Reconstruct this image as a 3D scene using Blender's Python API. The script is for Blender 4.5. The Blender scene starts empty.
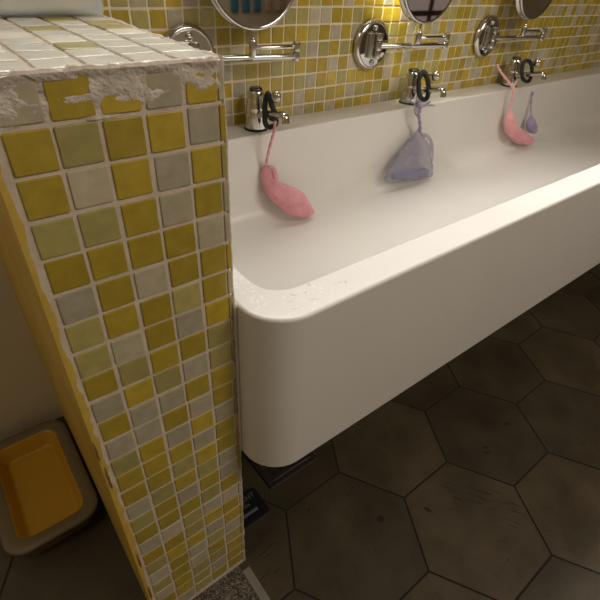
import bpy, bmesh, math, random
from mathutils import Vector, noise, Matrix
random.seed(7)
PI = math.pi
U = 0.025                       # one mosaic pitch = 25 mm; all shapes are laid out in mosaic pitches
D = 16.84                       # face of the back wall
FZ = -26.5                      # floor level, measured from the top of the partition
C = bpy.context.scene.collection

def W(x, y, z): return Vector((x*U, y*U, (z-FZ)*U))

# ------------------------------------------------------------------ camera (solved from the tile grids)
F_PX = 456.24
CP = Vector((-5.9915, -10.6622, 2.0272))
CR = Vector((0.78846951, -0.61280048, 0.05283374))
CU = Vector((0.33652145, 0.50169711, 0.79690233))
CF = Vector((0.51484866, 0.6105535, -0.60179338))
def at(px, py, y):
    d = CF + (px-300)/F_PX*CR - (py-300)/F_PX*CU
    return CP + d*((y-CP.y)/d.y)
cd = bpy.data.cameras.new('camera'); cam = bpy.data.objects.new('camera', cd); C.objects.link(cam)
cd.sensor_width = 36; cd.lens = F_PX/600*36; cd.clip_start = 0.005; cd.clip_end = 50
m = Matrix((CR, CU, -CF)).transposed().to_4x4(); m.translation = W(*CP); cam.matrix_world = m
bpy.context.scene.camera = cam

# ------------------------------------------------------------------ materials
def new_mat(name, col, rough=.5, metal=0, **kw):
    mt = bpy.data.materials.new(name); mt.use_nodes = True
    b = mt.node_tree.nodes['Principled BSDF']
    b.inputs['Base Color'].default_value = (*col, 1); b.inputs['Roughness'].default_value = rough
    b.inputs['Metallic'].default_value = metal
    for k, v in kw.items(): b.inputs[k].default_value = v
    return mt
def nd(mt, t, **kw):
    n = mt.node_tree.nodes.new(t)
    for k, v in kw.items(): setattr(n, k, v)
    return n
def lk(mt, a, b): mt.node_tree.links.new(a, b)
def bsdf(mt): return mt.node_tree.nodes['Principled BSDF']
def coords(mt, kind='Object'): return nd(mt, 'ShaderNodeTexCoord').outputs[kind]
def noise_tex(mt, vec, scale, detail=4, rough=.55, stretch=None):
    n = nd(mt, 'ShaderNodeTexNoise'); n.inputs['Scale'].default_value = scale; n.inputs['Detail'].default_value = detail
    n.inputs['Roughness'].default_value = rough
    if stretch:
        mp = nd(mt, 'ShaderNodeMapping'); mp.inputs['Scale'].default_value = stretch; lk(mt, vec, mp.inputs['Vector']); vec = mp.outputs[0]
    lk(mt, vec, n.inputs['Vector']); return n.outputs[0]
def ramp(mt, fac, stops):
    r = nd(mt, 'ShaderNodeValToRGB'); e = r.color_ramp.elements
    while len(e) < len(stops): e.new(.5)
    for i, (p, c) in enumerate(stops):
        e[i].position = p; e[i].color = (*c, 1) if len(c) == 3 else c
    lk(mt, fac, r.inputs[0]); return r.outputs[0]
def mixc(mt, fac, a, b, mode='MIX'):
    n = nd(mt, 'ShaderNodeMix', data_type='RGBA', blend_type=mode)
    for s, v in ((n.inputs[0], fac), (n.inputs[6], a), (n.inputs[7], b)):
        if hasattr(v, 'is_output'): lk(mt, v, s)
        elif isinstance(v, (int, float)): s.default_value = v
        else: s.default_value = (*v, 1)
    return n.outputs[2]
def bump(mt, h, strength, dist=.001):
    b = nd(mt, 'ShaderNodeBump'); b.inputs['Strength'].default_value = strength; b.inputs['Distance'].default_value = dist
    lk(mt, h, b.inputs['Height']); lk(mt, b.outputs[0], bsdf(mt).inputs['Normal'])
def base(mt, c): lk(mt, c, bsdf(mt).inputs['Base Color'])

def glass_tile(name, col):
    mt = new_mat(name, col, .30, **{'Coat Weight': .2, 'Coat Roughness': .2})
    v = coords(mt); at_ = nd(mt, 'ShaderNodeAttribute', attribute_name='tone')
    n = noise_tex(mt, v, 90, 5)
    c = ramp(mt, n, [(.3, tuple(x*.86 for x in col)), (.7, tuple(min(1, x*1.1) for x in col))])
    t = ramp(mt, at_.outputs['Fac'], [(0, (.82, .82, .82)), (1, (1.14, 1.12, 1.1))])
    base(mt, mixc(mt, 1.0, c, t, 'MULTIPLY')); bump(mt, noise_tex(mt, v, 160, 3), .25, .0006)
    return mt
M = {}
M['Y'] = glass_tile('yellow_glass', (.45, .325, .032))
M['G'] = glass_tile('olive_glass', (.43, .37, .125))
M['W'] = glass_tile('grey_white_glass', (.48, .42, .295))
def grout_mat():
    mt = new_mat('grout', (.53, .45, .34), .9); v = coords(mt)
    base(mt, ramp(mt, noise_tex(mt, v, 60, 8), [(.3, (.56, .47, .37)), (.7, (.70, .60, .49))]))
    bump(mt, noise_tex(mt, v, 400, 6), .6, .001); return mt
M['L'] = glass_tile('limed_lit_glass', (.74, .71, .60))  # lime film, with the brightness of the lit partition top put into the colour
M['grout'] = grout_mat(); M['wall_grout'] = new_mat('pale_wall_grout', (.72, .63, .46), .9)
def plaster_mat():
    mt = new_mat('limescale', (.58, .5, .42), .8); v = coords(mt)
    base(mt, ramp(mt, noise_tex(mt, v, 120, 8), [(.3, (.50, .42, .35)), (.6, (.70, .62, .54))]))
    bump(mt, noise_tex(mt, v, 500, 6), .7, .001); return mt
M['plaster'] = plaster_mat()
def solid_mat():
    mt = new_mat('white_solid_surface', (.80, .745, .68), .26, **{'Coat Weight': .25, 'Coat Roughness': .15}); v = coords(mt)
    n = noise_tex(mt, v, 6, 6); base(mt, ramp(mt, n, [(.3, (.675, .635, .585)), (.7, (.70, .66, .61))]))
    n2 = noise_tex(mt, v, 55, 9, .7)
    r = ramp(mt, n2, [(.4, (.3, .3, .3)), (.7, (.46, .46, .46))]); lk(mt, r, bsdf(mt).inputs['Roughness'])
    bump(mt, noise_tex(mt, v, 500, 4), .03, .0004); return mt
M['sink'] = solid_mat()
def residue_mat():
    mt = new_mat('dried_soap', (.9, .88, .85), .6); v = coords(mt)
    vo = nd(mt, 'ShaderNodeTexVoronoi', feature='DISTANCE_TO_EDGE'); vo.inputs['Scale'].default_value = 60
    w = noise_tex(mt, v, 45, 5); mv = mixc(mt, .06, v, w, 'ADD'); lk(mt, mv, vo.inputs['Vector'])
    return mt
def chrome(name='chrome', r=.07, c=(.62, .6, .57)):
    mt = new_mat(name, c, r, 1.0); v = coords(mt)
    lk(mt, ramp(mt, noise_tex(mt, v, 300, 5), [(.35, (r, r, r)), (.75, (r+.16,)*3)]), bsdf(mt).inputs['Roughness']); return mt
M['chrome'] = chrome(); M['chrome_dull'] = chrome('spotted_chrome', .14, (.52, .50, .46))
M['mirror'] = new_mat('mirror_glass', (.72, .70, .66), .03, 1.0)
M['black'] = new_mat('black_rubber', (.008, .008, .009), .55)
M['cap'] = new_mat('dark_chrome', (.10, .10, .095), .25, .8)
M['gasket'] = new_mat('dark_gasket', (.012, .014, .016), .5)
def paint_mat():
    mt = new_mat('yellow_paint', (.50, .30, .05), .5); v = coords(mt)
    base(mt, ramp(mt, noise_tex(mt, v, 14, 6), [(.3, (.52, .34, .055)), (.7, (.64, .43, .08))])); bump(mt, noise_tex(mt, v, 200, 4), .3, .0006); return mt
M['paint'] = paint_mat()
M['paint_dry'] = new_mat('dried_brown_paint', (.22, .11, .02), .7)
def floor_mat():
    mt = new_mat('wood_look_porcelain', (.1, .07, .05), .42)
    uv = coords(mt, 'UV'); v = coords(mt); at_ = nd(mt, 'ShaderNodeAttribute', attribute_name='tone')
    n = noise_tex(mt, v, 9, 8, .6)
    c = ramp(mt, n, [(.28, (.036, .028, .016)), (.5, (.066, .051, .029)), (.72, (.096, .075, .045))])
    g = noise_tex(mt, uv, 4, 8, .65, (1.2, 26, 1))
    gl = ramp(mt, g, [(.36, (.45, .40, .36)), (.47, (1, 1, 1))])
    gm = ramp(mt, noise_tex(mt, uv, 2.2, 3), [(.42, (0, 0, 0)), (.56, (1, 1, 1))])
    c = mixc(mt, gm, c, mixc(mt, 1.0, c, gl, 'MULTIPLY'))
    t = ramp(mt, at_.outputs['Fac'], [(0, (.78, .76, .74)), (1, (1.25, 1.2, 1.14))])
    base(mt, mixc(mt, 1.0, c, t, 'MULTIPLY')); bump(mt, g, .12, .001); return mt
M['floor'] = floor_mat()
M['floor_grout'] = new_mat('dark_floor_grout', (.018, .013, .009), .9)
M['knot'] = new_mat('dark_knot', (.018, .013, .009), .5)
def terrazzo():
    mt = new_mat('terrazzo', (.2, .18, .15), .5); v = coords(mt)
    vo = nd(mt, 'ShaderNodeTexVoronoi'); vo.inputs['Scale'].default_value = 620; lk(mt, v, vo.inputs['Vector'])
    sp = nd(mt, 'ShaderNodeSeparateColor'); lk(mt, vo.outputs['Color'], sp.inputs[0])
    base(mt, ramp(mt, sp.outputs[0], [(.3, (.02, .016, .012)), (.42, (.09, .075, .055)), (.72, (.12, .10, .07)), (.85, (.25, .21, .16))])); return mt
M['terrazzo'] = terrazzo()
M['strip'] = new_mat('grey_stone_strip', (.22, .21, .17), .5)
M['metal_dark'] = new_mat('dark_drain_metal', (.06, .045, .035), .4, .6)
M['metal_lit'] = new_mat('drain_metal_highlight', (.25, .23, .2), .35, .9)  # lighter metal, paints the highlight along the drain's inner rim
M['hole'] = new_mat('drain_hole', (.004, .004, .004), .9)
M['card'] = new_mat('black_plastic', (.006, .006, .007), .45)
M['card_print'] = new_mat('grey_print', (.13, .13, .12), .6)
M['caulk'] = new_mat('silicone', (.55, .50, .44), .5)
def cloth(name, col, alpha=1, sc=900):
    mt = new_mat(name, col, .75, **{'Sheen Weight': .3}); v = coords(mt)
    wv = noise_tex(mt, v, sc, 3); bump(mt, wv, .4, .0008)
    base(mt, ramp(mt, noise_tex(mt, v, 60, 5), [(.3, tuple(x*.85 for x in col)), (.7, tuple(min(1, x*1.12) for x in col))]))
    bsdf(mt).inputs['Alpha'].default_value = alpha; return mt
M['pink'] = cloth('pink_net', (.74, .32, .35), .86)
M['pink_light'] = cloth('pink_soap', (.83, .42, .44), 1)
M['pink_cord'] = cloth('pink_cord', (.72, .33, .35), 1)
M['lilac'] = cloth('lilac_net', (.33, .295, .38), .46)
M['lilac_cord'] = cloth('lilac_cord', (.30, .25, .38), 1)
M['blue_soap'] = new_mat('blue_grey_soap', (.14, .15, .30), .5)
M['blue_soap2'] = new_mat('lilac_soap', (.42, .37, .46), .5)
M['room'] = new_mat('cream_room_wall', (.6, .52, .38), .8)
M['ceiling'] = new_mat('ceiling_white', (.7, .68, .62), .9)
M['wood'] = new_mat('dark_wood_frame', (.13, .06, .035), .5)
M['pane'] = new_mat('window_pane', (.3, .25, .23), .3, **{'Emission Color': (.20, .155, .14, 1), 'Emission Strength': 1.0})
M['blue'] = cloth('blue_terry', (.03, .16, .26))
M['beige'] = cloth('beige_terry', (.5, .36, .28))
M['tray_rim'] = new_mat('grey_brown_plastic', (.16, .12, .062), .5)
M['tray_in'] = new_mat('yellow_plastic', (.52, .29, .02), .4)
def clear():
    mt = new_mat('translucent_plastic', (.72, .76, .80), .3); bsdf(mt).inputs['Alpha'].default_value = .34; return mt
M['clear'] = clear()
M['cream'] = cloth('cream_cloth', (.80, .72, .58))
M['cream2'] = cloth('yellowed_cloth', (.74, .60, .32))

# ------------------------------------------------------------------ object helpers
def thing(name, label, cat, org, group=None):
    o = bpy.data.objects.new(name, None); C.objects.link(o); o.location = W(*org); o.empty_display_size = .01
    o['label'] = label; o['category'] = cat; o['org'] = list(org)
    if group: o['group'] = group
    return o
def obj(name, bm, mats, parent=None, smooth=True, org=None, wn=False):
    """bm holds coordinates in pitches, in the frame of the whole room."""
    if org is None: org = parent['org'] if parent and 'org' in parent else (0, 0, FZ)
    o_ = W(*org)
    for v in bm.verts: v.co = W(*v.co) - o_
    bmesh.ops.recalc_face_normals(bm, faces=bm.faces)
    me = bpy.data.meshes.new(name); bm.to_mesh(me); bm.free()
    for mt in (mats if isinstance(mats, list) else [mats]): me.materials.append(M[mt])
    for p in me.polygons: p.use_smooth = smooth
    o = bpy.data.objects.new(name, me); C.objects.link(o)
    o['org'] = list(org)
    if parent: o.parent = parent
    else: o.location = o_
    if wn:
        w = o.modifiers.new('wn', 'WEIGHTED_NORMAL'); w.keep_sharp = False; w.weight = 100
    return o
def tag(o, label, cat, group=None):
    o['label'] = label; o['category'] = cat
    if group: o['group'] = group
    return o
def struct(o): o['kind'] = 'structure'; return o
def box(bm, x0, x1, y0, y1, z0, z1, bev=0, seg=2, mi=0):
    r = bmesh.ops.create_cube(bm, size=1); vs = r['verts']
    for v in vs: v.co = Vector(((x0+x1)/2+v.co.x*(x1-x0), (y0+y1)/2+v.co.y*(y1-y0), (z0+z1)/2+v.co.z*(z1-z0)))
    fs = set(f for v in vs for f in v.link_faces)
    for f in fs: f.material_index = mi
    if bev:
        es = list(set(e for v in vs for e in v.link_edges))
        r = bmesh.ops.bevel(bm, geom=es, offset=bev, segments=seg, affect='EDGES', profile=.5)
        for f in r['faces']: f.material_index = mi
def frame_for(t):
    a = Vector((0, 0, 1)) if abs(t.z) < .9 else Vector((0, 1, 0))
    u = t.cross(a).normalized(); return u, t.cross(u).normalized()
def tube(bm, pts, rad, seg=12, closed=False, flat=1.0, wrap=None, mi=0):
    pts = [Vector(p) for p in pts]; n = len(pts); rings = []
    if not hasattr(rad, '__len__'): rad = [rad]*n
    u = None
    for i, p in enumerate(pts):
        a = pts[(i-1) % n] if (closed or i > 0) else p; b = pts[(i+1) % n] if (closed or i < n-1) else p
        t = (b-a).normalized()
        if u is None: u, w = frame_for(t)
        u = (u - t*u.dot(t)).normalized(); w = t.cross(u)
        rings.append([bm.verts.new(p + (u*math.cos(2*PI*k/seg) + w*math.sin(2*PI*k/seg)*flat)*rad[i]) for k in range(seg)])
    for i in range(n if closed else n-1):
        A, B = rings[i], rings[(i+1) % n]
        for k in range(seg):
            f = bm.faces.new((A[k], A[(k+1) % seg], B[(k+1) % seg], B[k])); f.material_index = mi
    if not closed:
        for R in (rings[0], rings[-1]):
            f = bm.faces.new(R); f.material_index = mi
def smooth_path(pts, k=5, closed=False):
    P = [Vector(p) for p in pts]; n = len(P); out = []
    for i in range(n if closed else n-1):
        g = lambda j: P[j % n] if closed else P[max(0, min(n-1, j))]
        p0, p1, p2, p3 = g(i-1), g(i), g(i+1), g(i+2)
        for s in range(k):
            t = s/k
            out.append(.5*((2*p1)+(p2-p0)*t+(2*p0-5*p1+4*p2-p3)*t*t+(3*p1-p0-3*p2+p3)*t**3))
    if not closed: out.append(P[-1])
    return out
def lathe(bm, prof, cen, axis='Z', seg=32, mi=0):
    cen = Vector(cen); rings = []
    for r, h in prof:
        ring = []
        for k in range(seg):
            a = 2*PI*k/seg; c, s = math.cos(a)*r, math.sin(a)*r
            p = {'Z': (c, s, h), 'Y': (c, h, s), 'X': (h, c, s)}[axis]
            ring.append(bm.verts.new(cen+Vector(p)))
        rings.append(ring)
    for A, B in zip(rings, rings[1:]):
        for k in range(seg): bm.faces.new((A[k], A[(k+1) % seg], B[(k+1) % seg], B[k])).material_index = mi
    for R in (rings[0], rings[-1]): bm.faces.new(R).material_index = mi
def B(): return bmesh.new()

# ------------------------------------------------------------------ mosaic
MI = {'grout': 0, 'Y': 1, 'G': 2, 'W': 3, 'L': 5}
def tile(bm, lay, o, u, v, n, w, h, t, kind, j=.02, bev=.025):
    """a glass tile: o = lower left corner on the bed; u, v directions; n outwards"""
    o, u, v, n = map(Vector, (o, u, v, n)); q = random.uniform
    ju, jv = q(-j, j), q(-j, j); tilt = q(-.012, .012), q(-.012, .012); tone = random.random()
    o = o + u*ju + v*jv
    def P(a, b, d): return bm.verts.new(o + u*a + v*b + n*(d + (a/w-.5)*tilt[0] + (b/h-.5)*tilt[1]))
    rings = []
    for ins, d in ((0, -.02), (0, t-bev), (bev*.3, t-bev*.3), (bev*1.1, t)):
        c = .03
        pts = [(ins+c, ins), (w-ins-c, ins), (w-ins, ins+c), (w-ins, h-ins-c), (w-ins-c, h-ins), (ins+c, h-ins), (ins, h-ins-c), (ins, ins+c)]
        rings.append([P(a, b, d) for a, b in pts])
    fs = []
    for A, Bq in zip(rings, rings[1:]):
        for k in range(8): fs.append(bm.faces.new((A[k], A[(k+1) % 8], Bq[(k+1) % 8], Bq[k])))
    fs.append(bm.faces.new(rings[-1]))
    for f in fs:
        f.material_index = MI[kind]
        for l in f.loops: l[lay] = (tone, tone, tone, 1)
def rk(): return random.choices('YGW', (46, 24, 30))[0]

# back wall rows from the ledge up: (string of kinds, column of its first letter)
ROWS = {
 0: ('WYGGYGWGYWYGYYWWGYGYGYWWYWYYYYWYGYWY', -7),
 1: ('WYGYYYWYGYYWGYGYWGGWYYYWGYYWWYYWYGYW', -7),
 2: ('YWGYYYGWYYGYYYYWYGYGGGYYGYWGYYWYGWYY', -7),
 3: ('WGYYGGYYYWYWYGYWYWYYWYWYYWYGWYGYWYGY', -7),
 4: ('GWYGYYGWGYGYYGWGYWYYYWYWWYGYWGYYWYGW', -7),
 5: ('WYYGYYYYGYWYWGYYGYWGGWYWYYWYGWYYWGYY', -8),
 6: ('YGYWGGYGWYGGGWWYYGYYYYWGYWWGGYYGWGWYWYGYW', -13),
 7: ('GWGYWGYWGYGWYGYYWYYYWYWGWYGYWGYWYYGYYGWYW', -13),
}
OX, OZ0 = 16.3108, -7.6308      # a vertical grout line; the grout line above the cut bottom row is at -6.63
bm = B(); lay = bm.loops.layers.color.new('tone')
box(bm, -45, 130, D-.0+.0, D+6, FZ-2, 72)
for f in bm.faces: f.material_index = 0
for r in range(0, 21):
    s, c0 = ROWS.get(r, ('', 0))
    for c in range(-22, 56):
        k = s[c-c0] if 0 <= c-c0 < len(s) else rk()
        if r == 0: z0, h = -7.38, .69
        else: z0, h = OZ0+r+.06, .88
        tile(bm, lay, (OX+c+.06, D, z0), (1, 0, 0), (0, 0, 1), (0, -1, 0), .88, h, .05, k)
wall_back = struct(obj('wall_back', bm, ['wall_grout', 'Y', 'G', 'W'], smooth=False))

# ------------------------------------------------------------------ partition
COLS = {  # rows 1..26 from the top, columns from the right
 0: 'YWYYWYYYGGYYWYYWWYWYYWGYYY',
 1: 'WYWWYYGWYWYWYWYGYGWYWGYGWY',
 2: 'YYYYYWYYYGWYWYGYWYGGYWWGGG',
 3: 'YGWGYYYWGYWWYYYGYYWYYYYYYW',
 4: 'WYYGYWGGYWYWGYYWGYWYGWGWYW'.replace(' ', ''),
}
XL = -5.22
bm = B(); lay = bm.loops.layers.color.new('tone')
box(bm, XL, .03, .0, D, FZ, -.05, .06, 2)
for c, s in COLS.items():
    for r in range(26):
        w = .89 if c else .82
        x0 = -c-.945
        tile(bm, lay, (x0, 0, -r-.94), (1, 0, 0), (0, 0, 1), (0, -1, 0), w, .89, .045, s[r], .022)
for r in range(26):                                       # slim glass edging down the right corner
    tile(bm, lay, (-.08, 0, -r-.95), (1, 0, 0), (0, 0, 1), (0, -1, 0), .16, .90, .05, random.choice('WGGYW'), .012)
for r in range(26):                                       # right side of the partition, turned round the corner
    for q in range(17):
        if r > 6 and q < 17 and r < 16 and q > 0: continue
        tile(bm, lay, (.03, q+.10, -r-.94), (0, 1, 0), (0, 0, 1), (1, 0, 0), .84 if q < 16 else .6, .88, .05, rk() if q else random.choice('GWG'), .01)
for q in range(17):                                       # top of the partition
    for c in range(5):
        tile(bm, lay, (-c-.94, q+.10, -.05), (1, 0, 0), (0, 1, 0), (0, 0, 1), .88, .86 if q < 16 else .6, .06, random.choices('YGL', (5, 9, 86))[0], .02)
# hard rough edge of grout along the right corner and the top edge
def rough_tube(pts, r, seed, amp=.5, seg=7, mi=0):
    P = smooth_path(pts, 40); rr = [r*(1+amp*noise.noise(Vector((i*.37, seed, 0)))) for i in range(len(P))]
    P = [p + Vector((noise.noise(p*2.3+Vector((seed, 0, 0))), noise.noise(p*2.3+Vector((0, seed, 0))), noise.noise(p*2.1+Vector((0, 0, seed)))))*r*.5 for p in P]
    tube(bm, P, rr, seg, mi=mi)
rough_tube([(.09, .04, -.1), (.10, .03, -9), (.10, .03, -18), (.09, .03, FZ+.05)], .05, 3.1, mi=4)
rough_tube([(XL+.1, .07, -.07), (-2.5, .06, -.06), (0, .07, -.07)], .085, 9.2, .8, mi=4)
rough_tube([(.03, .05, -.05), (.04, 6, -.04), (.04, D-.1, -.04)], .075, 5.5, .6, mi=4)
# limescale crust over the upper row: a height field that covers the tiles where it is thick
nx, nz = 130, 34; g = []
for i in range(nx+1):
    row = []
    for k in range(nz+1):
        x = XL+.1 + (0-XL-.08)*i/nx; z = -.03-1.02*k/nz
        h = noise.fractal(Vector((x*1.15, z*1.7, 4.2)), .7, 2.1, 5)
        edge = math.exp(-((z+.02)/.14)**2)*.12
        hole = .11 if k not in (0,) else 0
        t = .046 + h*.055 + edge*.8 - max(0, (-z-.6))*.11
        if -1.95 < x < -1.06: t += .012*(1 if -.1 > z > -.95 else 0)*math.exp(-((x+1.5)/.5)**2)
        if abs(z+.35) < .16 and (abs(x+3.55) < .42 or abs(x+1.55) < .3): t -= .06*math.exp(-((z+.35)/.14)**4)
        if k == nz or i in (0, nx): t = -.02
        row.append(bm.verts.new((x, -max(t, -.02), z)))
    g.append(row)
for i in range(nx):
    for k in range(nz):
        f = bm.faces.new((g[i][k], g[i+1][k], g[i+1][k+1], g[i][k+1])); f.material_index = 4; f.smooth = True
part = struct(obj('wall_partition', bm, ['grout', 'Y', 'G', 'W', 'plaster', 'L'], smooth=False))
# yellow paint on the left side, lapping raggedly onto the tiled end
bm = B()
box(bm, XL-.05, XL, -.01, D, FZ, -.1)
zs = [FZ+.02+i*.16 for i in range(161)]
prev = None
for i, z in enumerate(zs):
    w = .16 + .13*noise.noise(Vector((z*1.6, 1.3, 0))) + .07*noise.noise(Vector((z*6, 7.3, 0)))
    if z > -8.5: w -= .05
    w = max(.05, w); t = .10+.02*noise.noise(Vector((z*3, 0, 2)))
    cur = [bm.verts.new(p) for p in ((XL-.05, -.0, z), (XL-.045, -t, z), (XL+w*.8, -t*1.0, z), (XL+w, -.01, z))]
    if prev:
        for a in range(3): bm.faces.new((prev[a], prev[a+1], cur[a+1], cur[a]))
    prev = cur
yp = obj('trim_1', bm, 'paint', smooth=False); struct(yp)
bm = B()
for z0, z1, xx in ((-11.6, -10.6, -.02), (-13.3, -12.0, .05), (-19.6, -18.4, .10), (-22.9, -21.6, .08)):
    P = [(XL+xx+.04*noise.noise(Vector((z*5, 3, 1))), -.115, z) for z in [z0+(z1-z0)*k/8 for k in range(9)]]
    tube(bm, P, [.012, .03, .035, .03, .04, .03, .025, .02, .01], 6)
tag_ = obj('trim_2', bm, 'paint_dry'); struct(tag_)

# ------------------------------------------------------------------ floor: hexagon tiles 23 cm across the points
R = 4.6
bm = B(); lay = bm.loops.layers.color.new('tone'); uvl = bm.loops.layers.uv.new('UVMap')
box(bm, -45, 130, -50, D, FZ-2, FZ-.05, mi=1)
def hexa(cx, cy):
    rot = random.choice((0, 1, 2, 3, 4, 5))*PI/3 + .03; tone = random.random(); du, dv = random.uniform(0, 50), random.uniform(0, 50)
    if abs(cx-13.05) < .3 and abs(cy+6.9) < .4: rot = -PI/3; tone = .9; du, dv = 3.1, 7.7
    if abs(cx-6.15) < .3 and abs(cy+2.93) < .4: tone = .45
    rings = []
    for rr, z in ((R-.045, -.06), (R-.045, -.02), (R-.07, 0)):
        rings.append([bm.verts.new((cx+rr*math.cos(PI/3*k), cy+rr*math.sin(PI/3*k), FZ+z)) for k in range(6)])
    fs = [bm.faces.new(rings[2])]; top_ = fs[0]
    for A, Bq in zip(rings, rings[1:]):
        for k in range(6): fs.append(bm.faces.new((A[k], A[(k+1) % 6], Bq[(k+1) % 6], Bq[k])))
    for f in fs:
        if f is not top_: f.material_index = 1
        for l in f.loops:
            l[lay] = (tone,)*3+(1,); x, y = l.vert.co.x-cx, l.vert.co.y-cy
            l[uvl].uv = ((x*math.cos(rot)+y*math.sin(rot))/R+du, (-x*math.sin(rot)+y*math.cos(rot))/R+dv)
for i in range(-8, 18):
    for j in range(-7, 4):
        cx = 6.15+1.5*R*i; cy = -2.93+math.sqrt(3)*R*(j+(.5 if i % 2 else 0))
        if -45 < cx-R and cx+R < 130 and cy-R > -50 and cy+R*.87 < D+4: hexa(cx, cy)
# dark knots and pits
def knot(cx, cy, a, b, rot):
    vs = []
    for k in range(14):
        t = 2*PI*k/14; w = 1+.25*noise.noise(Vector((cx+k, cy, 1)))
        x, y = a*math.cos(t)*w, b*math.sin(t)*w
        vs.append(bm.verts.new((cx+x*math.cos(rot)-y*math.sin(rot), cy+x*math.sin(rot)+y*math.cos(rot), FZ+.004)))
    bm.faces.new(vs).material_index = 2
def atf(px, py):
    d = CF + (px-300)/F_PX*CR - (py-300)/F_PX*CU
    return CP + d*((FZ-CP.z)/d.z)
for px, py, a_, b_, r_ in ((380.5, 519, .25, .22, 0), (308.7, 509.7, .15, .08, .2), (352, 488, .08, .06, 0), (427.5, 509.5, .26, .13, 1.9), (506.9, 423.5, .26, .13, 2.6),
           (485.3, 447.5, .20, .11, 2.6), (487, 452.8, .22, .11, 2.6), (508, 560, .07, .05, 0)):
    q_ = atf(px, py); knot(q_.x, q_.y, a_, b_, r_)
random.seed(5)
for i in range(34):                                       # open grain on the lower right tile
    px, py = random.choice(((random.uniform(440, 500), 0), (random.uniform(470, 520), 0)))[0], 0
    py = 478 + (px-440)*.27 + random.gauss(6, 9); q_ = atf(px, py)
    if (Vector((q_.x, q_.y))-Vector((13.05, -6.9))).length < 3.7: knot(q_.x, q_.y, random.uniform(.15, .6), random.uniform(.012, .035), -PI/3+random.gauss(0, .04))
for i in range(26):
    px = random.uniform(248, 300); py = 560 - (px-250)*.55 + random.gauss(0, 14); q_ = atf(px, py)
    if q_.x > .5 and q_.x < 1.2+abs(q_.y+2.9)*.5: knot(q_.x, q_.y, random.uniform(.15, .5), random.uniform(.01, .03), random.gauss(0, .05))
struct(obj('floor', bm, ['floor', 'floor_grout', 'knot'], smooth=False))
bm = B(); box(bm, XL, -.36, -12, -.0, FZ+.0, FZ+.06, .02); struct(obj('trim_3', bm, 'terrazzo', smooth=False))
bm = B(); box(bm, -.34, .14, -12, -.42, FZ+.0, FZ+.08, .02); struct(obj('trim_4', bm, 'strip', smooth=False))

# rest of the room
bm = B(); box(bm, -47, -45, -50, D, FZ, 72); struct(obj('wall_left', bm, 'room', smooth=False))
bm = B(); box(bm, 130, 132, -50, D, FZ, 72); struct(obj('wall_right', bm, 'room', smooth=False))
bm = B(); box(bm, -47, 132, -52, -50, FZ-2, 72); struct(obj('wall_front', bm, 'room', smooth=False))
bm = B(); box(bm, -47, 132, -52, D+6, 72, 74); struct(obj('ceiling', bm, 'ceiling', smooth=False))
bm = B()
for x in (96, 107.4, 119): box(bm, x-.7, x+.7, -50, -49.3, -20, 12, .08)
for z in (-20, -8.2, 2, 12): box(bm, 95.3, 119.7, -50, -49.2, z-.6, z+.6, .08)
struct(obj('window_1', bm, 'wood', smooth=False))
bm = B(); box(bm, 96, 119, -49.95, -49.7, -20, 12); struct(obj('window_2', bm, 'pane', smooth=False))

# ------------------------------------------------------------------ trough sink
def rrect(x0, x1, y0, y1, rf, rb, z, n=9):
    pts = []
    for (cx, cy, a0, r) in ((x0+rf, y0+rf, PI, rf), (x1-rf, y0+rf, 1.5*PI, rf), (x1-rb, y1-rb, 0, rb), (x0+rb, y1-rb, .5*PI, rb)):
        for k in range(n):
            a = a0+(PI/2)*k/(n-1); pts.append(Vector((cx+r*math.cos(a), cy+r*math.sin(a), z)))
    return pts
SX1 = 74.0; ZT = -7.35; ZB = -15.6; ZF = -13.25
loops = []
def outer(ins, z): loops.append(rrect(.14+ins, SX1-ins, -1.97+ins, D-.02-min(ins, .02), max(1.65-ins, .05), .04, z))
outer(1.6, ZB+.0)
for k in range(5):
    a = PI/2*k/4; outer(.10*(1-math.sin(a)), ZB+.10*(1-math.cos(a)))
e = .15
outer(0, ZT-2)
for k in range(6):
    a = PI/2*k/5; outer(e*(1-math.cos(a)), ZT-e+e*math.sin(a))
def inner(ins, z, back=0): loops.append(rrect(1.28+ins, SX1-1.2-ins, -.42+ins, 14.38-ins-back, 1.15, 1.15, z))
for k in range(5):
    a = PI/2*k/4; inner(-.09*(1-math.sin(a)), ZT-.09*(1-math.cos(a)))
inner(.05, ZT-1.2)
fr = 1.7
inner(.3, ZF+fr+.4)
for k in range(8):
    a = PI/2*k/7; inner(.32+fr*(1-math.cos(a)), ZF+fr-fr*math.sin(a))
inner(3.5, ZF-.02)
bm = B(); vl = [[bm.verts.new(p) for p in L] for L in loops]
for A, Bq in zip(vl, vl[1:]):
    n = len(A)
    for k in range(n): bm.faces.new((A[k], A[(k+1) % n], Bq[(k+1) % n], Bq[k]))
bm.faces.new(vl[0]); bm.faces.new(vl[-1])
sink = obj('trough_sink', bm, 'sink', org=(37, 7.5, ZB), wn=True)
sink['label'] = 'long white trough sink with rounded front corner along the mosaic wall'; sink['category'] = 'sink'; sink['org'] = [37, 7.5, ZB]
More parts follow.
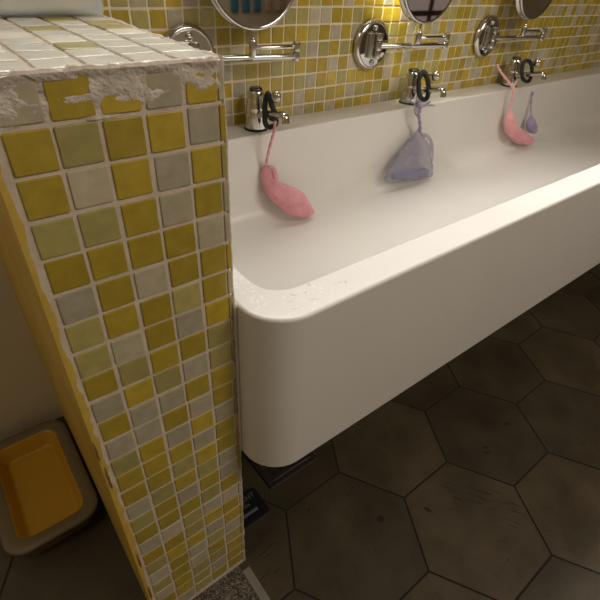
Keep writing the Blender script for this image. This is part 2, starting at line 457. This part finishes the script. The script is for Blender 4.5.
# dried soap on the rim: thin crusts (part of the sink)
bm = B()
def crust(cx, cy, r, seed):
    n = 22; vs = []; top = bm.verts.new((cx, cy, ZT+.008))
    for k in range(n):
        t = 2*PI*k/n; w = r*(1+.75*noise.noise(Vector((math.cos(t)*1.6+seed, math.sin(t)*1.6, seed))))
        vs.append(bm.verts.new((cx+w*math.cos(t), cy+w*.7*math.sin(t), ZT+.001)))
    for k in range(n): bm.faces.new((top, vs[k], vs[(k+1) % n]))
random.seed(21)
for i in range(150):
    x = random.choice([random.uniform(.5, 1.15), random.uniform(1.2, 6.5)]); y = random.uniform(-1.6, -.6) if x > 1.2 else random.uniform(-.8, 1.6)
    crust(x, y, random.uniform(.012, .05)*(1.4 if x < 3.5 else .7), i*1.7)
for i in range(9):
    x = random.uniform(.7, 4.5); y = random.uniform(-1.5, -.7) if x > 1.3 else random.uniform(-.6, 1.2); a = random.uniform(0, 6.3)
    P = [(x+.09*k*math.cos(a)+.05*math.sin(k*1.7), y+.06*k*math.sin(a)+.04*math.cos(k*2.1), ZT+.002) for k in range(6)]
    tube(bm, P, [.004, .012, .016, .014, .012, .004], 6)
M['residue'] = new_mat('dried_soap', (.75, .72, .68), .45)
so = obj('soap_residue', bm, 'residue', sink); so['kind'] = 'stuff'; so['label'] = 'dried white soap crust'
# silicone bead between partition and sink
bm = B(); P = []
for k in range(60):
    z = ZT-.02-8.15*k/59; P.append((.10+.03*noise.noise(Vector((z*2, 1, 1))), -.10+.05*noise.noise(Vector((z*1.3, 4, 1))), z))
tube(bm, P, [.075+.03*noise.noise(Vector((p[2]*3, 8, 0))) for p in P], 8)
struct(obj('trim_5', bm, 'caulk'))

# ------------------------------------------------------------------ swing-arm mirrors
def cyl(bm, p, q, r, seg=16): tube(bm, [Vector(p), Vector(q)], r, seg)
def make_mirror(xc, label, tilt=0, first=None):
    t = thing('wall_mirror', label, 'mirror', (xc, D-.09, -3.03), 'swing-arm mirrors above the sink')
    y0 = D-.095; zc = -3.03
    bm = B(); lathe(bm, [(1.72, 0), (1.72, -.16), (1.66, -.34), (1.55, -.43), (1.45, -.45), (1.42, -.40)], (xc, y0, zc), 'Y', 56)
    pl = obj('wall_plate', bm, 'chrome', t, wn=True)
    bm = B(); lathe(bm, [(1.405, -.41), (1.40, -.425)], (xc, y0, zc), 'Y', 56); obj('plate_face', bm, 'mirror', pl, smooth=False)
    for s in (1, -1):
        bm = B(); lathe(bm, [(.2, -.425), (.2, -.50), (.13, -.58), (.05, -.60)], (xc, y0, zc+s*1.12), 'Y', 18); obj('screw', bm, 'chrome_dull', pl)
    bm = B(); box(bm, xc-.62, xc-.22, y0-.70, y0-.425, zc-.82, zc+.82, .08, 3); box(bm, xc-.24, xc+.02, y0-.62, y0-.45, zc-.2, zc+.2, .03)
    box(bm, xc-.25, xc+.25, y0-.6, y0-.425, zc+.32, zc+.80, .05); box(bm, xc-.25, xc+.25, y0-.6, y0-.425, zc-.80, zc-.32, .05)
    obj('bracket', bm, 'chrome_dull', t, wn=True)
    hx, hy = xc+.15, y0-.75; jx, jy = xc+6.45, 14.72; px_, py_ = xc+3.5, 15.12
    bm = B()
    for a, b in ((-.86, -.34), (-.31, .30), (.33, .86)): lathe(bm, [(.22, a), (.27, a+.04), (.27, b-.04), (.22, b)], (hx, hy, zc), 'Z', 24)
    obj('hinge', bm, 'chrome', t, wn=True)
    za, zb = zc-.02, zc+.52
    bm = B(); d = (Vector((jx, jy, za))-Vector((hx, hy, za))).normalized()
    cyl(bm, Vector((hx, hy, za))+d*.2, Vector((jx, jy, za))-d*.15, .19, 20); obj('arm', bm, 'chrome', t, wn=True)
    bm = B()
    for a, b in ((-.30, .21), (.24, .82)): lathe(bm, [(.17, a), (.235, a+.05), (.235, b-.04), (.18, b)], (jx, jy, zc), 'Z', 24)
    obj('joint', bm, 'chrome', t, wn=True)
    bm = B(); d = (Vector((px_, py_, zb))-Vector((jx, jy, zb))).normalized()
    cyl(bm, Vector((jx, jy, zb))+d*.15, Vector((px_, py_, zb))-d*.15, .14, 20); obj('arm', bm, 'chrome', t, wn=True)
    bm = B(); lathe(bm, [(.15, .10), (.24, .14), (.25, .80), (.21, .95), (.15, 1.0), (.09, 1.08), (.085, 1.55), (.13, 1.6)], (px_, py_, zc), 'Z', 24)
    box(bm, px_+.15, px_+.42, py_-.05, py_+.05, zc+.5, zc+.62, .03)
    obj('post', bm, 'chrome', t, wn=True)
    Rm = 3.1; mc = Vector((px_, py_-.05, -1.60+Rm))
    bm = B(); ca, sa = math.cos(tilt), math.sin(tilt)
    lathe(bm, [(Rm-.75, .42), (Rm-.22, .40), (Rm-.04, .30), (Rm, .15), (Rm-.05, .05), (Rm-.16, .0), (Rm-.16, -.2), (Rm-.05, -.25), (Rm-.02, -.33), (Rm-.08, -.41), (Rm-.2, -.40), (Rm-.22, -.35)], (0, 0, 0), 'Y', 72)
    def place(bm):
        for v in bm.verts:
            x, y, z = v.co; z += Rm; y, z = y*ca-z*sa*-1, z*ca-y*sa; v.co = mc + Vector((x, y, z-Rm))
    place(bm); mf = obj('mirror_frame', bm, 'chrome', t, wn=True)
    bm = B(); rings = []
    for k in range(10):
        r = (Rm-.21)*(9-k)/9; dep = -.355
        if r == 0: rings.append([bm.verts.new((0, dep, 0))]); continue
        rings.append([bm.verts.new((r*math.cos(2*PI*q/72), dep, r*math.sin(2*PI*q/72))) for q in range(72)])
    for A, Bq in zip(rings, rings[1:]):
        for q in range(72):
            if len(Bq) == 1: bm.faces.new((A[q], A[(q+1) % 72], Bq[0]))
            else: bm.faces.new((A[q], A[(q+1) % 72], Bq[(q+1) % 72], Bq[q]))
    place(bm); obj('mirror_disc', bm, 'mirror', mf)
    return t
make_mirror(7.3, 'round chrome mirror on a folding arm nearest the tiled partition')
make_mirror(22.3, 'round chrome mirror on a folding arm above the faucet with the lilac bag')
make_mirror(37.3, 'round chrome mirror on a folding arm farthest right, its wall plate seen edge-on')

# ------------------------------------------------------------------ faucets
def make_faucet(xc, label):
    yc = 15.5; t = thing('faucet', label, 'faucet', (xc, yc, ZT), 'chrome taps on the sink ledge')
    bm = B(); lathe(bm, [(.80, 0), (.80, .05), (.76, .09)], (xc, yc, ZT), 'Z', 36); obj('gasket', bm, 'gasket', t)
    bm = B()
    prof = [(.74, .09), (.75, .16), (.735, .4), (.70, .75), (.66, 1.1), (.63, 1.30), (.645, 1.36), (.645, 1.42), (.61, 1.47), (.57, 1.9), (.52, 2.2), (.47, 2.36), (.42, 2.42)]
    lathe(bm, prof, (xc, yc, ZT), 'Z', 36); bd = obj('body', bm, 'chrome', t, wn=True)
    bm = B(); lathe(bm, [(.41, 2.42), (.43, 2.46), (.41, 2.55), (.34, 2.585), (.1, 2.57)], (xc, yc, ZT), 'Z', 30); obj('cap', bm, 'cap', bd)
    # lever forward with a round paddle
    bm = B(); P = smooth_path([(xc, yc-.2, ZT+2.12), (xc, yc-.8, ZT+2.22), (xc+.02, yc-1.4, ZT+2.36), (xc+.03, yc-1.9, ZT+2.44)], 5)
    tube(bm, P, [.16-.05*i/(len(P)-1) for i in range(len(P))], 14)
    lv = obj('lever', bm, 'chrome', t)
    bm = B(); bmesh.ops.create_uvsphere(bm, u_segments=26, v_segments=14, radius=1)
    for v in bm.verts:
        x, y, z = v.co; v.co = Vector((xc+.05+x*.27, yc-2.12+y*.37, ZT+2.45+z*.38))
    obj('lever_knob', bm, 'chrome_dull', lv)
    bm = B(); P = smooth_path([(xc, yc-.35, ZT+1.0), (xc, yc-1.4, ZT+1.28), (xc, yc-2.5, ZT+1.52), (xc, yc-2.95, ZT+1.62), (xc, yc-3.22, ZT+1.5), (xc, yc-3.3, ZT+1.14)], 6)
    n = len(P); tube(bm, P, [(.34-.10*min(1, i/(n*.4))) + (.02 if i > n-4 else 0) for i in range(n)], 18, flat=.8)
    obj('spout', bm, 'chrome', t)
    return t
make_faucet(11.25, 'chrome faucet nearest the partition, with a black band and a pink soap bag')
make_faucet(26.5, 'middle chrome faucet with the lilac soap bag tied below its spout')
make_faucet(41.75, 'chrome faucet at the far right with a pink cord around its base')

def band(pts, label, r=.15, closed=True):
    P = smooth_path(pts, 6, closed); bm = B(); tube(bm, P, r, 10, closed=closed); o = P[0]
    return tag(obj('rubber_band', bm, 'black', org=o), label, 'band', 'black bands looped on the faucets')
band([at(267.5, 94, 14.1), at(265, 104, 14.1), at(265, 115, 14.0), at(265, 122, 13.9), at(268, 127, 13.8), at(274.5, 125.5, 13.6), at(276, 120, 13.5), at(271, 118, 13.6),
      at(275.5, 115.5, 13.4), at(272, 106, 13.6), at(269.5, 97, 13.8)], 'black rubber band knotted around the spout and lever of the faucet nearest the partition', .17)
band([at(423, 72, 14.1), at(419, 80, 14.1), at(419, 92, 14.0), at(422, 99, 13.9), at(427, 98, 13.7), at(428.5, 88, 13.6), at(427, 78, 13.7)],
     'oval black rubber band hanging on the lever and spout of the middle faucet', .19)
band([at(524.5, 61, 13.9), at(522, 69, 13.9), at(523, 79, 13.9), at(529, 81, 13.7), at(532, 70, 13.6), at(530, 62, 13.7)],
     'oval black rubber band hanging on the far right faucet', .17)

# ------------------------------------------------------------------ soap bags
def loft(bm, secs, seg=26, wr=.06, seed=0):
    """secs: (centre, half-width vector, half-depth vector)"""
    rings = []
    for i, (c, a, b) in enumerate(secs):
        ring = []
        for k in range(seg):
            t = 2*PI*k/seg; w = 1+wr*noise.noise(Vector((math.cos(t)*2.2+seed, math.sin(t)*2.2, i*.22)))*2 + wr*.7*math.sin(7*t+seed)
            cs, sn = math.cos(t), math.sin(t)
            cs = math.copysign(abs(cs)**.85, cs); sn = math.copysign(abs(sn)**.9, sn)
            ring.append(bm.verts.new(c + a*cs*w + b*sn*w))
        rings.append(ring)
    for A, Bq in zip(rings, rings[1:]):
        for k in range(seg): bm.faces.new((A[k], A[(k+1) % seg], Bq[(k+1) % seg], Bq[k]))
    bm.faces.new(rings[0]); bm.faces.new(rings[-1])
def interp(keys, n):
    """keys: list of tuples of Vectors/floats; Catmull-Rom resample"""
    out = []; N = len(keys)
    for i in range(N-1):
        for s in range(n):
            t = s/n; g = lambda j: keys[max(0, min(N-1, j))]
            out.append(tuple(.5*((2*p1)+(p2-p0)*t+(2*p0-5*p1+4*p2-p3)*t*t+(3*p1-p0-3*p2+p3)*t**3) for p0, p1, p2, p3 in zip(g(i-1), g(i), g(i+1), g(i+2))))
    out.append(keys[-1]); return out
def cord(name, pts, r, mat, parent, k=5):
    P = smooth_path(pts, k); bm = B(); tube(bm, P, [r*(1+.25*math.sin(i*1.9)) for i in range(len(P))], 8); return obj(name, bm, mat, parent)
def bar_soap(name, c, sx, sy, sz, mat, label, rot=0, group=None):
    bm = B(); box(bm, -sx, sx, -sy, sy, -sz, sz, min(sx, sy, sz)*.75, 4)
    for v in bm.verts:
        x, y, z = v.co; v.co = Vector(c)+Vector((x*math.cos(rot)-z*math.sin(rot), y, x*math.sin(rot)+z*math.cos(rot)))
    return tag(obj(name, bm, mat, org=c), label, 'soap', group)

def path_bag(keys, mat, parent, name='net', dep=.7, seed=0, wr=.06):
    """keys: (px, py, y, half width in px)"""
    ks = []
    for px, py, y, w in keys:
        c = at(px, py, y); dpx = (c-CP).dot(CF)/F_PX; ks.append((c, w*dpx))
    ks = interp(ks, 5); secs = []
    for i, (c, w) in enumerate(ks):
        t = (ks[min(i+1, len(ks)-1)][0]-ks[max(i-1, 0)][0]).normalized()
        view = (c-CP).normalized(); a = t.cross(view).normalized(); b = a.cross(t).normalized()
        secs.append((c, a*w, b*w*dep))
    bm = B(); loft(bm, secs, 28, wr, seed); return obj(name, bm, mat, parent)
p1 = thing('soap_bag', 'pink net soap bag hanging from the faucet nearest the partition', 'soap bag', at(301, 214, 12.9), 'net soap bags hung on the faucets')
net1 = path_bag([(266, 165, 13.9, 1.6), (265.5, 171, 13.85, 4.2), (267, 179, 13.7, 5.2), (271.5, 187, 13.3, 8), (280, 194, 13.0, 10.5), (289, 200, 12.7, 12.5), (298, 205.5, 12.45, 12), (306, 210, 12.3, 8.5), (314, 212.5, 12.2, 1.5)],
                'pink', p1, dep=.62, seed=2)
path_bag([(268, 166, 13.75, 1.2), (273, 169, 13.6, 2.6), (275, 176, 13.5, 2.8), (275, 184, 13.4, 2.4), (279, 190, 13.2, 1.2)], 'pink', p1, 'ruffle', .8, 6)
path_bag([(268, 186, 13.3, .9), (276, 200, 13.0, 1.2), (288, 210, 12.7, 1.3), (300, 215.5, 12.5, 1.3), (314, 212.5, 12.3, .9)], 'pink', p1, 'hem', .9, 9)
cord('drawstring', [at(275, 121, 13.3), at(274, 132, 13.3), at(271, 143, 13.4), at(268, 155, 13.6), at(266, 166, 13.85)], .10, 'pink_cord', p1)

p2 = thing('soap_bag', 'lilac see-through net soap bag hanging from the middle faucet', 'soap bag', at(409, 180, 13.0), 'net soap bags hung on the faucets')
X = Vector((1, 0, 0)); Yv = Vector((0, 1, 0))
ks = [(Vector((26.22, 13.6, -9.0)), .16, .14), (Vector((26.2, 13.55, -9.35)), .42, .22), (Vector((26.15, 13.45, -9.9)), 1.15, .36), (Vector((25.95, 13.35, -10.5)), 1.85, .45), (Vector((25.6, 13.1, -11.2)), 2.35, .55),
      (Vector((25.3, 12.9, -11.8)), 2.75, .60), (Vector((25.1, 12.75, -12.3)), 3.05, .62), (Vector((25.0, 12.7, -12.55)), 3.1, .55), (Vector((25.0, 12.65, -12.72)), 2.9, .30)]
bm = B(); loft(bm, [(c, X*a+Vector((0, 0, -.12*a)), Yv*b) for c, a, b in interp(ks, 4)], 34, .045, 3); obj('net', bm, 'lilac', p2)
path_bag([(421, 134, 13.2, 1.2), (427, 136, 13.0, 1.8), (431, 142, 12.9, 1.6), (432.5, 152, 12.8, 1.1), (431.5, 165, 12.7, .7)], 'lilac', p2, 'ruffle', .8, 4)
cord('drawstring', [at(419, 101, 13.4), at(420, 108, 13.3), at(419, 116, 13.35), at(420, 124, 13.45), at(420, 132, 13.55)], .13, 'lilac_cord', p2)
cord('drawstring', [at(408, 101, 14.3), at(413, 103, 13.9), at(420, 108, 13.3), at(425, 105, 13.2), at(430, 101.5, 13.1)], .08, 'lilac_cord', p2)
cord('drawstring', [at(420, 108, 13.2), at(426, 105.5, 13.0), at(434, 105.5, 12.9)], .07, 'lilac_cord', p2)
path_bag([(420, 104, 13.3, 1.2), (417.5, 109, 13.4, 3.4), (418, 114, 13.45, 2.6), (420, 117, 13.45, .8)], 'lilac', p2, 'ruffle', .5, 11)
bar_soap('soap_bar', (25.1, 12.74, -12.32), 2.3, .30, .34, 'blue_soap', 'blue-grey soap bar at the bottom of the lilac net bag', -.12)

p3 = thing('soap_bag', 'pink net soap bag hanging from the far right faucet', 'soap bag', at(514, 140, 13.0), 'net soap bags hung on the faucets')
path_bag([(510, 111, 13.6, 1.6), (509.5, 117, 13.4, 4.2), (510, 124, 13.2, 5.6), (513, 131, 13.0, 6.4), (519, 136, 12.8, 6.2), (527, 140, 12.6, 5.2), (533, 142, 12.4, 2.0)], 'pink', p3, dep=.7, seed=5)
cord('drawstring', [at(513, 86, 14.0), at(513, 95, 13.7), at(511, 104, 13.6), at(510, 112, 13.6)], .10, 'pink_cord', p3)
cord('drawstring', [at(497, 65, 15.0), at(501, 72, 14.8), at(508, 81, 14.4), at(513, 87, 14.0), at(517, 80, 14.2)], .11, 'pink_cord', p3)
p4 = thing('soap_bag', 'small lilac soap bag behind the pink bag at the far right', 'soap bag', at(527, 135, 13.3), 'net soap bags hung on the faucets')
path_bag([(531, 116, 13.5, 1.2), (531, 120, 13.3, 3.6), (531, 125, 13.2, 4.8), (533, 129, 13.1, 4.5), (536, 132, 13.0, 2)], 'lilac_cord', p4, dep=.5, seed=8)
cord('drawstring', [at(533, 92, 14.2), at(531, 104, 14.0), at(531, 116, 13.5)], .09, 'lilac_cord', p4)

# ------------------------------------------------------------------ floor drain under the sink
t = thing('floor_drain', 'square dark metal floor drain under the rounded sink corner', 'drain', (5.9, 4.75, FZ))
bm = B()
for a in ((3.9, 7.9, 2.75, 3.12), (3.9, 7.9, 6.4, 6.75), (3.9, 4.27, 3.1, 6.42), (7.53, 7.9, 3.1, 6.42)): box(bm, a[0], a[1], a[2], a[3], FZ+.005, FZ+.14, .03)
obj('frame', bm, 'metal_dark', t, smooth=False)
bm = B(); box(bm, 4.36, 7.44, 3.20, 6.32, FZ+.005, FZ+.08, .03); obj('grate', bm, 'metal_dark', t, smooth=False)
bm = B()
for i in range(5):
    for j in range(5): lathe(bm, [(.16, 0), (.16, .006)], (4.75+.57*i, 3.6+.57*j, FZ+.081), 'Z', 14)
obj('holes', bm, 'hole', t, smooth=False)
bm = B()
for a in ((4.27, 7.53, 3.11, 3.18), (4.27, 4.34, 3.11, 6.40)): box(bm, a[0], a[1], a[2], a[3], FZ+.005, FZ+.15, .01)
obj('lip_highlight', bm, 'metal_lit', t, smooth=False)  # thin lighter strips drawn as the rim's bright line

# ------------------------------------------------------------------ black card beside the partition
t = thing('plastic_card', 'black plastic card with grey print lying beside the partition foot', 'card', (1.6, 2.6, FZ))
bm = B(); pts = rrect(.2, 3.05, 1.6, 3.62, .22, .22, FZ+.01, 6)
A = [bm.verts.new(p) for p in pts]; Bq = [bm.verts.new(p+Vector((0, 0, .09))) for p in pts]
for k in range(len(A)): bm.faces.new((A[k], A[(k+1) % len(A)], Bq[(k+1) % len(A)], Bq[k]))
bm.faces.new(A); bm.faces.new(Bq); obj('card_body', bm, 'card', t, smooth=False)
bm = B(); box(bm, 1.05, 2.45, 2.10, 2.30, FZ+.101, FZ+.106, .0); obj('printed_bar', bm, 'card_print', t, smooth=False)
def text(s, x, y, size, parent):
    cu = bpy.data.curves.new('lettering', 'FONT'); cu.body = s; cu.size = size*U; cu.extrude = .0001; cu.align_x = 'RIGHT'; cu.space_character = 1.0
    tmp = bpy.data.objects.new('tmp', cu); C.objects.link(tmp); bpy.context.view_layer.update()
    me = bpy.data.meshes.new_from_object(tmp.evaluated_get(bpy.context.evaluated_depsgraph_get())); bpy.data.objects.remove(tmp)
    me.materials.clear(); me.materials.append(M['card_print'])
    o = bpy.data.objects.new('lettering', me); C.objects.link(o); o.parent = parent; o.location = W(x, y, FZ+.102)-parent.location
    return o
text('MIGHT', 2.80, 3.0, .50, t); text('20 1006', 2.20, 2.62, .30, t)

# ------------------------------------------------------------------ yellow tray with grey-brown rim on the floor, left of the partition
t = thing('plastic_tray', 'shallow yellow plastic tray with wide grey-brown rim on the floor left of the partition', 'tray', (-7.6, 11, FZ))
zt = FZ+1.6
def sec(ins, z): return rrect(-10.6+ins, -5.42-ins, 6.9+ins, 15.6-ins, max(1.2-ins*.6, .3), max(1.2-ins*.6, .3), z, 8)
def shell(secs_, closed_top=False):
    bm = B(); vl = [[bm.verts.new(p) for p in s] for s in secs_]
    for A, Bq in zip(vl, vl[1:]):
        n = len(A)
        for k in range(n): bm.faces.new((A[k], A[(k+1) % n], Bq[(k+1) % n], Bq[k]))
    if closed_top:
        bm.faces.new(vl[-1])
    return bm
bm = shell([sec(.55, FZ+.02), sec(.35, zt-.35), sec(.04, zt-.3), sec(0, zt-.12), sec(.08, zt-.02), sec(.3, zt), sec(.62, zt-.03), sec(.76, zt-.1)]); obj('rim', bm, 'tray_rim', t)
bm = shell([sec(.76, zt-.1), sec(.86, zt-.2), sec(1.12, zt-1.0), sec(1.3, zt-1.25)], True); obj('basin', bm, 'tray_in', t, wn=True)

# ------------------------------------------------------------------ translucent box with folded cloth on the partition
t = thing('plastic_box', 'translucent pale plastic box standing on the tiled partition top', 'box', (-2.4, 12, .02))
def sec(ins, z): return rrect(-4.8+ins, .08-ins, 7.7+ins, 15.2-ins, .22, .22, z, 6)
bm = shell([sec(.3, .03), sec(.1, .03), sec(.02, .12), sec(0, .3), sec(-.05, 2.6), sec(-.05, 5.0), sec(.05, 5.0), sec(.04, .2), sec(.1, .1), sec(.3, .09)]); obj('box_body', bm, 'clear', t)
n_ = 0
for z0, h, mt, ins, lb in ((.13, .30, 'cream2', .0, 'yellowed folded cloth at the bottom inside the translucent box'), (.36, .42, 'cream', .06, 'cream folded cloth in the middle of the stack inside the translucent box'), (.79, .40, 'cream', .16, 'cream folded cloth on top of the stack inside the translucent box')):
    bm = B(); rg = []
    for k in range(9):
        a = -PI/2+PI*k/8; q = .18*(1-math.cos(a)); z = z0+h/2+h/2*math.sin(a)
        L = rrect(-4.5+q+ins, -.10-q-ins, 7.9+q+ins, 14.8-q-ins, .5, .5, z, 6)
        rg.append([bm.verts.new(p+Vector((0, 0, .03*noise.noise(p*1.2+Vector((0, 0, z0*9)))))) for p in L])
    for A, Bq in zip(rg, rg[1:]):
        for k in range(len(A)): bm.faces.new((A[k], A[(k+1) % len(A)], Bq[(k+1) % len(A)], Bq[k]))
    bm.faces.new(rg[0]); bm.faces.new(rg[-1])
    tag(obj('folded_cloth', bm, mt, org=(-2.4, 11.6, z0)), lb, 'cloth', 'folded cloths in the box')


# ------------------------------------------------------------------ towels on the opposite wall, seen in the nearest mirror
def towel(x, mat, lb, grp):
    t = thing('hand_towel', lb, 'towel', (x, -49.7, -4), grp)
    bm = B(); secs = []
    for i in range(9):
        f = i/8; z = -3.4-4.0*f; w = .18+.62*min(1, f*2.2)
        secs.append((Vector((x, -49.3, z)), X*w, Yv*(.16+.12*min(1, f*2))))
    loft(bm, secs, 24, .10, x); obj('cloth', bm, mat, t)
    bm = B(); tube(bm, smooth_path([(x, -50, -3.2), (x, -49.5, -3.3), (x, -49.1, -3.5), (x, -48.95, -3.1)], 4), .09, 8); obj('hook', bm, 'chrome', t)
for i, (x, wd) in enumerate(((48.2, 'leftmost'), (50.8, 'middle'), (53.4, 'rightmost'))):
    towel(x, 'blue', 'blue hand towel on a hook, %s of three seen in the mirror nearest the partition' % wd, 'blue towels on the opposite wall')
for i, x in enumerate((56.0, 58.6, 61.2, 63.8)):
    towel(x, 'beige', 'beige hand towel on a hook, reflected beside the blue ones in the nearest mirror', 'beige towels on the opposite wall')

# ------------------------------------------------------------------ lights
def area(name, loc, size, sy, power, col, target):
    l = bpy.data.lights.new(name, 'AREA'); l.shape = 'RECTANGLE'; l.size = size*U; l.size_y = sy*U; l.energy = power; l.color = col
    o = bpy.data.objects.new(name, l); C.objects.link(o); o.location = W(*loc)
    o.rotation_euler = (W(*target)-W(*loc)).to_track_quat('-Z', 'Y').to_euler(); return o
l1 = area('sink_lamp', (20, 16.0, 22), 46, 5, 5.4, (1, 1, .995), (18, -6, -8)); l1.data.spread = math.radians(76)
l2 = area('wall_lamp', (19.5, 14.6, 6.0), 3, 1.5, .42, (1, .97, .80), (25.5, 17, .6)); l2.data.spread = math.radians(56)
area('front_fill', (28, -45, 33), 36, 26, 13, (1, .92, .82), (14, 0, -6))  # unseen fill light, added in front to lift the faces towards the camera
area('side_fill', (-34, -4, 40), 14, 14, 2.2, (1, .90, .76), (-8, 8, -20))  # unseen fill light, added to brighten the area left of the partition
w = bpy.data.worlds.new('world'); bpy.context.scene.world = w; w.use_nodes = True
w.node_tree.nodes['Background'].inputs[0].default_value = (1, .93, .83, 1); w.node_tree.nodes['Background'].inputs[1].default_value = .1
sc = bpy.context.scene
sc.view_settings.view_transform = 'Standard'; sc.view_settings.look = 'None'; sc.view_settings.gamma = 1; sc.view_settings.exposure = 0
sc.view_settings.use_curve_mapping = False
for o in list(bpy.data.objects):
    if 'org' in o: del o['org']
